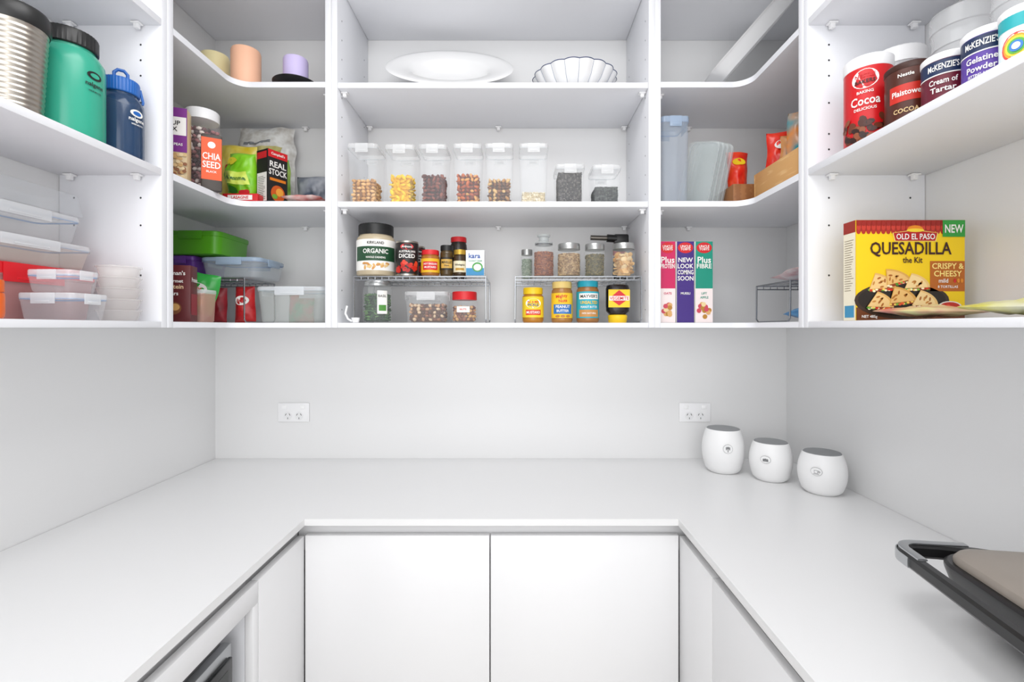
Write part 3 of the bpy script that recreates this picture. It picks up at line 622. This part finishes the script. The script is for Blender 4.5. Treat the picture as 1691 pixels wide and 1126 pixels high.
def P_stock(b,w,d,h):
    b.map=flat(-d/2); b.patch(-w/2+.001,.001,w/2-.001,h-.001,K); b.patch(-w/2+.001,h*.86,w/2-.001,h-.001,RED,.001); b.text("Campbell's",0,h*.925,.008,W,.002,w=w*.8)
    b.text('REAL',0,h*.74,.019,W,w=w*.85); b.text('STOCK',0,h*.60,.019,W,w=w*.9); b.patch(-w*.4,h*.44,w*.4,h*.49,mat('#d97a1c',.4),.001); b.ell(0,h*.22,.026,.028,mat('#c9571d',.4),.001); b.ell(.006,h*.25,.014,.014,mat('#e8a13c',.4),.0014); b.ell(-.012,h*.16,.01,.008,mat('#6fa336',.4),.0016)
    b.map=fleft(-w/2); b.patch(-d/2+.001,.001,d/2-.001,h-.001,K); b.patch(-d/2+.004,h*.06,d/2-.004,h*.58,W,.001); b.patch(-d/2+.004,h*.84,d/2-.004,h*.96,RED,.001)
    for i in range(14): b.patch(-d*.35,h*.10+i*h*.031,d*(.1+.25*random.random()),h*.108+i*h*.031,DARK,.0014)
carton('stock_carton','black and red carton of liquid stock turned at an angle',.074,.058,.185,(-.838,1.652,ZA+.0005),1.08,K,P_stock)
carton('food_box','red and white carton lying flat on the corner shelf',.115,.035,.026,(-.905,1.594,ZA+.0005),0,RED,lambda b,w,d,h:(setattr(b,'map',flat(-d/2)),b.patch(-w*.35,h*.2,w*.35,h*.8,W),b.text('LASAGNE',0,h*.5,h*.35,RED,w=w*.5)))
bag('food_packet','flat red and silver packet lying on the shelf',.13,.10,.02,(-.71,1.68,ZA+.018),0,mat('#c94a44',.3,c2='#e6d8d2',scale=20),None,5,.006,rot=(R(90),0,0))
# ---------------- left corner unit : bottom shelf ----------------
rack(-1.135,-.905,1.60,1.80,.150,Z0,'chrome wire rack under stacked containers in the corner')
RZ=Z0+.152
tub('storage_container','flat purple plastic container beneath the green box',.085,.19,.074,(-1.125,1.71,RZ),0,mat('#5a2a86',.35),mat('#6b3a98',.35),None,clips='f',group='containers on the corner rack')
tub('storage_container','wide clear clip-lid container with blue-grey lid',.205,.19,.070,(-.968,1.715,RZ),0,CLB,clear('#a9bdd2',.72),mat('#4d79b5',.4),group='containers on the corner rack')
tub('storage_container','lime green plastic box with matching lid',.185,.20,.080,(-1.083,1.70,RZ+.0745),0,mat('#4e9c12',.35),mat('#4a9612',.35),None,clips='f',group='containers on the corner rack',taper=.94)
def P_bar(b,w,d,h):
    b.map=flat(-d/2)
    for t,v,s,m in (("Carman's",.86,.011,W),('Gourmet',.72,.009,W),('Protein',.62,.012,mat('#e8c9a0',.4)),('Bars',.5,.010,W)): b.text(t,0,h*v,s,m,w=w*.85)
    b.ell(0,h*.24,.02,.018,mat('#7a4a2a',.4)); b.ell(.004,h*.26,.012,.010,mat('#c99a5c',.4),.0014)
    b.map=fright(w/2); b.patch(-d/2+.004,.02,d/2-.004,h*.5,mat('#8a2330',.4)); b.text('Protein',0,h*.75,.012,W,w=d*.8)
carton('snack_box','dark maroon box of protein bars beside the divider',.085,.05,.162,(-.985,1.40,Z0+.0005),.25,mat('#5a1418',.4),P_bar)
bag('snack_packet','shiny green snack packet standing upright',.11,.13,.05,(-1.03,1.545,Z0+.03),.1,mat('#2f9c3f',.25),lambda b,w,h:(b.ell(0,h*.6,.03,.02,W,.002),b.text('chips',0,h*.6,.012,RED,.004,w=.045),b.ell(.01,h*.3,.02,.012,YEL,.002)),6,.008,rot=(0,R(12),.1))
tub('storage_container','small clear container with reddish snacks',.085,.07,.10,(-.985,1.485,Z0+.0005),0,clear('#d9a898',.5),CLW,None,clips='f')
bag('snack_packet','red snack packet standing under the wire rack',.07,.125,.05,(-.957,1.70,Z0+.002),0,mat('#b3181f',.3,c2='#c92a2c',scale=30),lambda b,w,h:(b.ell(0,h*.62,.024,.016,W,.002),b.text('Bites',0,h*.62,.011,RED,.004,w=.036)),7,.005)
bag('snack_packet','dark red snack packet beside the rack leg',.07,.12,.05,(-1.045,1.68,Z0+.002),0,mat('#7d1420',.3,c2='#a02430',scale=30),None,8,.005)
bag('snack_packet','green and red snack packet behind the large clear box',.10,.13,.04,(-.82,1.835,Z0+.002),0,mat('#3f8a34',.3,c2='#c04a30',scale=22),None,9,.006)
tub('storage_container','large clear box container with clip lid on the bottom shelf',.235,.18,.122,(-.760,1.70,Z0+.0005),0,clear('#e4ebe8',.26),clear('#eef2f6',.5),mat('#b9c6d2',.4,0,.9))
# ---------------- right corner unit ----------------
TR=translucent('#ffffff',.3)
b=B().loft([(0,.36,.20,.03),(.045,.40,.24,.035),(.047,.41,.25,.037)],TR,ct=False)
b.loft([(.044,.405,.245,.037),(.048,.412,.252,.037)],mat('#ffffff',.3),False,False)
top(b,'plastic_tray','long translucent white plastic tray leaning against the side','tray',(.822,1.68,ZB+.180),rot=(R(8),R(-48),R(-12)))
RG='containers on the corner shelf'
tub('storage_container','tall narrow clear container with bluish lid standing upright',.095,.13,.295,(.526,1.675,ZA+.0005),0,clear('#c8d4e2',.32),clear('#b4c8e0',.6),BLUEG,group=RG,lidh=.018)
for i in range(4):
    b=B().loft([(-.006,.11,.215,.02),(.006,.11,.215,.02),(.007,.10,.205,.02),(.003,.094,.197,.018)],clear('#dbe4e4',.24))
    b.loft([(-.0085,.100,.205,.018),(-.0062,.100,.205,.018)],mat('#7fa4d0',.4,0,.95),False,False)
    b.loft([(.0062,.108,.213,.02),(.0075,.108,.213,.02)],mat('#f4f6f6',.3,0,.95),False,False)
    rot=(Matrix.Rotation(R(-42),4,'Z')@Matrix.Rotation(R(12),4,'Y')@Matrix.Rotation(R(90),4,'X')).to_euler()
    o=prop(b.obj('container_lid'),'clear plastic container lid standing on edge in a row','lid','clear lids standing on edge'); o.rotation_euler=rot; o.location=(.624+i*.018,1.665+i*.008,ZA+.1185)
def bamboo(w,d,h,loc,rz,c1,c2,lb):
    o=thing('bamboo_box',lb,'box',loc,rz,None,'open bamboo boxes'); m=mat(c1,.45,c2=c2,scale=9,kind='wave',stretch=(1,1,8)); t=.007
    B().box(-w/2,-d/2,0,w/2,d/2,t,m,.001).obj('base',o)
    for q in ((-w/2,-d/2,t,w/2,-d/2+t,h),(-w/2,d/2-t,t,w/2,d/2,h),(-w/2,-d/2+t,t,-w/2+t,d/2-t,h),(w/2-t,-d/2+t,t,w/2,d/2-t,h)): B().box(*q,m,.001).obj('side',o)
bamboo(.20,.255,.088,(.875,1.46,ZA+.0005),0,'#d6a468','#e2b87e','light bamboo box holding snack packets')
bamboo(.10,.2,.070,(.772,1.72,ZA+.0005),0,'#8d5c36','#9d6a40','darker bamboo box holding red packets')
bag('snack_packet','glossy red packet sticking out of the bamboo box',.070,.19,.05,(.771,1.70,ZA+.012),0,mat('#dc2015',.25,c2='#ee4a24',scale=25),lambda b,w,h:(b.ell(0,h*.8,.022,.012,YEL,.002)),11,.010)
bag('snack_packet','red packet with white edge leaning in the bamboo box',.085,.20,.05,(.832,1.54,ZA+.012),-.3,mat('#d42018',.25,c2='#e8381e',scale=25),lambda b,w,h:(b.ell(0,h*.78,.022,.014,W,.002),),12,.012)
bag('snack_packet','teal and orange patterned packet standing in the bamboo box',.075,.205,.04,(.822,1.40,ZA+.012),-.5,mat('#178a98',.3,c2='#d8822a',scale=16),None,13,.010)
bag('snack_packet','brown paper snack packet tucked into the bamboo box',.075,.16,.03,(.835,1.465,ZA+.012),-.4,mat('#a9683a',.4,c2='#c98d52',scale=16),None,14,.008)
def P_cer(c,tl,sub,sc,bc):
    def f(b,w,d,h):
        b.map=flat(-d/2); b.patch(-w/2+.0005,.0005,w/2-.0005,h-.0005,c[0]); b.patch(-w/2+.0005,.0005,w/2-.0005,h*.42,c[1],.0008)
        b.ell(0,h*.92,w*.44,.018,RED,.001); b.text('UNCLE',0,h*.937,.0075,W,w=w*.64); b.text('TOBYS',0,h*.903,.0075,W,w=w*.64)
        for i,t in enumerate(tl): b.text(t,0,h*(.77-.075*i),.0145 if t!='Plus' else .02,sc,.002,w=w*.9)
        for i,t in enumerate(sub): b.text(t,0,h*(.36-.05*i),.007,bc,.002,w=w*.8)
        if c[1] is not c[0]:
            for i in range(12): b.ell(random.uniform(-w*.32,w*.32),random.uniform(.02,h*.24),.008,.008,mat(random.choice(['#d8a86a','#c9465a','#e6cf9a','#b5802f']),.5),.0012+i*.0001,10)
    return f
MAG=mat('#c9205c',.4); PUR=mat('#40277c',.4); TG=mat('#178f78',.4); OW=mat('#efe2e0',.4)
def cer(X,w,c,tl,sub,sc,bc,lb): carton('cereal_box',lb,w,.19,.27,(X,1.70,Z0+.0005),0,W,P_cer(c,tl,sub,sc,bc),'box','cereal boxes standing side by side')
cer(.497,.052,(MAG,OW),('Plus','PROTEIN'),('OATS',),W,MAG,'white and magenta cereal box')
cer(.556,.058,(PUR,PUR),('NEW','LOOK','COMING','SOON'),('MUESLI',),W,W,'purple cereal box announcing a new look')
cer(.618,.058,(TG,OW),('Plus','FIBRE'),('LIFT','APPLE'),W,TG,'white and green cereal box')
rack(.80,1.03,1.42,1.62,.125,Z0,'small chrome wire rack on the corner shelf')
bag('snack_packet','pink and white packet lying on the small rack',.15,.14,.03,(.90,1.58,Z0+.146),0,mat('#d9a6a8',.3,c2='#f0e6e4',scale=22),None,21,.01,rot=(R(84),0,0))
bag('snack_packet','bright blue packet lying under the small rack',.12,.12,.04,(.92,1.58,Z0+.028),0,mat('#3a8fd0',.3,c2='#6bb4e6',scale=22),None,22,.01,rot=(R(84),0,0))
# ---------------- right unit : tins ----------------
def tin(X,Y,r,h,name,lb,basec,lidc,fn,lidh=.014,twist=-.12):
    o=thing(name,lb,'tin',(X,Y,ZA+.0005),face(X,Y)+twist,None,'baking tins on the shelf')
    B().lathe([(0,0),(r*.97,0),(r,.003),(r,h-lidh)],basec,40).obj('body',o)
    B().lathe([(r+.001,h-lidh-.002),(r+.002,h-lidh),(r+.002,h-.003),(r*.97,h),(r*.9,h-.001),(r*.88,h-.004),(0,h-.004)],lidc,40).obj('lid',o)
    b=B(); b.map=cyl(r+.0003); fn(b,r,h); b.obj('label',o)
def T_cocoa(b,r,h):
    wrap(b,r,.004,h-.028,mat('#cc141a',.35)); b.ell(0,h*.73,.026,.022,W,.001); b.text('NESTLE',0,h*.765,.008,RED,.002,w=.038); b.text('BAKERS',0,h*.70,.008,K,.002,w=.038); b.text("CHOICE",0,h*.655,.004,RED,.002,w=.02)
    b.text('BAKING',0,h*.585,.006,W,w=.04); b.text('Cocoa',0,h*.49,.019,W,w=.056); b.text('DELICIOUS',0,h*.40,.006,W,w=.045)
    for i in range(44): b.ell(random.uniform(-.05,.05),random.uniform(.012,.062),.009,.006,mat(random.choice(['#4a2116','#6d3420','#8a4a2c','#2f140e']),.4),.001+i*.00005,8,random.uniform(0,180))
tin(.814,1.124,.047,.205,'cocoa_tin','red baking cocoa tin with white plastic lid',mat('#c4161c',.35),WHITE,T_cocoa,.026)
def T_choc(b,r,h):
    wrap(b,r,.004,h-.012,mat('#4c2012',.35)); b.text('Nestle',0,h*.80,.007,W,w=.04); b.patch(-.03,h*.40,.03,h*.66,mat('#c62a1c',.4),.0008); b.text('Plaistowe',0,h*.53,.011,W,.0016,w=.048); b.text('COCOA',0,h*.26,.009,mat('#e4c48e',.4),w=.042)
tin(.825,1.020,.041,.135,'cocoa_tin','dark brown and red cocoa tin with brown lid',mat('#4c2012',.35),mat('#3a1a10',.4),T_choc,.012)
MC=mat('#16294f',.4)
def T_mck(main,l1,l2,wt,sub=None):
    def f(b,r,h):
        wrap(b,r,.004,h-.014,main); b.patch(-.05,h*.62,.05,h*.86,MC,.0008); b.text("McKENZIE'S",0,h*.745,.011,W,.0016,w=.046); b.patch(-.05,h*.60,.05,h*.62,W,.001)
        b.text(l1,0,h*.49,.010,W,w=.042); b.text(l2,0,h*.35,.010,W,w=.040)
        if sub: b.text(sub,0,h*.24,.0045,W,w=.036)
        b.text(wt,0,h*.14,.006,W,w=.034)
    return f
tin(.826,.933,.0368,.108,'baking_tin','maroon and navy tin of cream of tartar',mat('#8a1f3a',.4),WHITE,T_mck(mat('#651028',.4),'Cream of','Tartar','125g NET'),.012)
tin(.828,.852,.0345,.108,'baking_tin','purple and navy tin of gelatine powder',mat('#5a3d9c',.4),WHITE,T_mck(mat('#5a3d9c',.4),'Gelatine','Powder','100g NET','SETTING AGENT'),.012,-.25)
def T_rain(b,r,h):
    wrap(b,r,.004,h-.012,mat('#e9f6f5',.4)); wrap(b,r,h*.66,h-.012,mat('#2aa9b0',.4),off=.0008)
    for i,c in enumerate(('#e2453a','#f2a02c','#f2dc3a','#58b04a','#3a7fc8','#e9f6f5')): b.ell(-.006,h*.36,.020-i*.0030,.022-i*.0033,mat(c,.4),.001+i*.0003)
tin(.820,.782,.030,.102,'sprinkle_tin','teal and white tub with a rainbow print',W,mat('#f4f4f4',.4),T_rain,.012)
jar('storage_jar','wide frosted jar with large white screw lid behind the tins','jar',.058,.255,(.930,1.185,ZA+.0005),WHITE,.035,CLW,None,0,.95)
for i,(X,Y,r,h) in enumerate(((.94,1.02,.056,.25),(.945,.90,.05,.27))):
    b=B(); P=[(0,0)]
    for k in range(6): P+=[(r*(.82+.02*k),.001+k*h/6.5),(r*(.86+.02*k),k*h/6.5+.02),(r*(.9+.02*k),k*h/6.5+.022)]
    P+=[(r,h)]
    b.lathe(P,clear('#e8eaeb',.34,.12),36,opn=True)
    top(b,'plastic_cup_stack','nested stack of clear plastic tubs behind the tins','container',(X,Y,ZA+.0005),group='stacks of nested clear tubs')
# ---------------- right unit : kit box ----------------
def P_kit(b,w,d,h):
    Yl=mat('#f3cd10',.4); RD=mat('#b5181d',.4); TER=mat('#9c2a1c',.4)
    b.map=flat(-d/2); b.patch(-w/2+.0005,.0005,w/2-.0005,h-.0005,Yl)
    b.patch(-w/2+.0005,h*.885,w/2-.0005,h-.0005,TER,.0008)
    for r_,(v,c) in enumerate(((.885,'#b0281c'),(.925,'#c4392a'),(.965,'#9a2018'))):
        for i in range(22):
            u=-w/2+w*(i+.5)/22; b.ell(u,h*v,w/50,h*.028,mat(c,.4),.001+r_*.0003,12)
    b.patch(w/2-.052,h*.83,w/2-.001,h-.001,mat('#2f9a3c',.4),.0022); b.text('NEW',w/2-.0265,h*.91,.018,W,.003,w=.042)
    b.poly([(-.037,h*.785),(.057,h*.785),(.062,h*.87),(.010,h*.90),(-.042,h*.87)],mat('#f7e07a',.4),.0019); b.poly([(-.035,h*.79),(.055,h*.79),(.060,h*.868),(.010,h*.893),(-.040,h*.868)],RD,.0021); b.text('OLD EL PASO',.010,h*.832,.0125,W,.003,w=.088)
    b.ell(.010,h*.905,.018,.009,mat('#e88a1c',.4),.0018); b.ell(.010,h*.895,.02,.004,mat('#f3d23a',.4),.0022)
    b.text('QUESADILLA',.0,h*.705,.027,mat('#3a1410',.4),.002,w=.185); b.text('the Kit',.004,h*.60,.013,mat('#3a1410',.4),.002,w=.045)
    b.patch(w/2-.080,h*.29,w/2-.001,h*.59,mat('#b8641a',.4),.0012); Yt=mat('#ffe58a',.4); b.text('CRISPY &',w/2-.040,h*.54,.0125,Yt,.002,w=.072); b.text('CHEESY',w/2-.040,h*.465,.0125,Yt,.002,w=.072); b.text('mild',w/2-.050,h*.395,.009,W,.002,w=.03)
    for k in range(3): b.ell(w/2-.024+k*.008,h*.395,.003,.005,(RED,mat('#e0902c',.4),mat('#e0902c',.4))[k],.002,10)
    b.text('8 TORTILLAS',w/2-.040,h*.335,.0055,W,.002,w=.05)
    b.patch(-w/2+.0005,.0005,w/2-.0005,h*.13,mat('#6b3a1c',.4),.0008); b.ell(-.02,h*.20,.108,.042,mat('#3a2a20',.3),.001,32); b.ell(-.02,h*.205,.100,.037,mat('#1f1712',.3),.0012,32)
    def arc_(cx,cy,r,a0,a1,k=10): return [(cx+r*math.cos(R(a0+(a1-a0)*i/k)),cy+r*.62*math.sin(R(a0+(a1-a0)*i/k))) for i in range(k+1)]
    random.seed(21)
    for i,(x,y,r,a) in enumerate(((-.095,.36,.062,15),(-.055,.40,.060,30),(-.015,.37,.058,12),(-.100,.19,.060,5),(-.050,.22,.064,18),(.000,.20,.060,8))):
        y*=h; o0=.0016+i*.0005
        wed=[(x,y-.012)]+arc_(x,y-.012,r,a-8,a+62)
        b.poly([(p+.001,q-.006) for p,q in wed],mat('#8f3a18',.5),o0)
        for k in range(16):
            t_=random.random(); e0=wed[1]; px=x+(e0[0]-x)*t_; py=(y-.012)+(e0[1]-(y-.012))*t_-.003+random.uniform(-.002,.002)
            b.ell(px,py,.0036,.0026,mat(random.choice(['#4f8f2c','#d8341c','#f6e8c0','#7cb342','#e05a2a','#f6d060','#fff2c8']),.5),o0+.0001+k*.000005,7)
        b.poly(wed,mat(('#e3b468','#d9a552','#ecc680')[i%3],.5),o0+.0002)
        b.poly([(x+(p-x)*.86+.002,y-.012+(q-y+.012)*.86+.001) for p,q in wed],mat(('#efcb8a','#e8bd74','#f4d89c')[i%3],.5),o0+.0003)
        for k in range(6):
            t_=random.uniform(.3,.8)*r; aa=R(random.uniform(a+2,a+52)); b.ell(x+t_*math.cos(aa),y-.012+t_*.62*math.sin(aa),.005,.0022,mat(random.choice(['#b9742c','#a8611f','#c98a3e']),.5),o0+.0004,8,random.uniform(0,90))
    b.ell(.085,h*.13,.028,.014,mat('#e9e4da',.4),.006,20); b.ell(.085,h*.137,.023,.010,mat('#c22d1a',.4),.0064,20); b.ell(.08,h*.142,.006,.003,mat('#e8543a',.4),.0068,10)
    b.text('NET 485g',-w/2+.03,h*.035,.006,W,.002,w=.04)
    b.map=fleft(-w/2); b.patch(-d/2+.0005,.0005,d/2-.0005,h*.88,mat('#efe7cf',.5)); b.patch(-d/2+.0005,h*.88,d/2-.0005,h-.0005,TER,.0008)
    for i in range(22): b.patch(-d*.38,h*.30+i*h*.024,d*(.05+.3*random.random()),h*.305+i*h*.024,mat('#7a6a50',.5),.001)
    b.patch(-d*.38,h*.03,d*.38,h*.15,mat('#3a8fb8',.4),.001)
carton('meal_kit_box','yellow and red quesadilla meal kit box standing upright',.248,.041,.229,(.894,1.1225,Z0+.0005),0,mat('#e9c21c',.4),P_kit)
bag('tortilla_packet','flat yellow-green and pink flexible packet lying on the shelf',.15,.13,.022,(.865,.945,Z0+.016),0,mat('#dcd9a0',.3,c2='#c9586a',scale=14),None,31,.006,rot=(R(-88),0,.1),group='flat packets before the kit box')
bag('tortilla_packet','flat white and yellow flexible packet lying on the shelf',.15,.17,.026,(.90,.76,Z0+.018),0,mat('#e9e9d0',.3,c2='#d6d04a',scale=12),None,32,.006,rot=(R(-88),0,-.1),group='flat packets before the kit box')
# ---------------- lights, world, camera ----------------
def area(name,loc,rot,sx,sy,e,c=(1,1,1)):
    l=bpy.data.lights.new(name,'AREA'); l.shape='RECTANGLE'; l.size=sx; l.size_y=sy; l.energy=e; l.color=c
    o=bpy.data.objects.new(name,l); COL.objects.link(o); o.location=loc; o.rotation_euler=rot
area('ceiling_lamp',(-.05,.55,2.66),(0,0,0),1.0,.9,15)
area('doorway_light',(-.05,-1.3,1.55),(R(93),0,0),1.9,2.3,30)
w=bpy.data.worlds.new('World'); scene.world=w; w.use_nodes=True
bg=w.node_tree.nodes['Background']; bg.inputs['Color'].default_value=(.98,.985,1,1); bg.inputs['Strength'].default_value=1.2
scene.view_settings.view_transform='Standard'
cd=bpy.data.cameras.new('camera'); cam=bpy.data.objects.new('camera',cd); COL.objects.link(cam)
cd.sensor_width=36; cd.lens=36*799/1691; cd.shift_x=-9.5/1691; cd.shift_y=-22/1691; cd.clip_start=.02
cam.location=(0,0,HC); cam.rotation_euler=(R(90),0,0)
scene.camera=cam
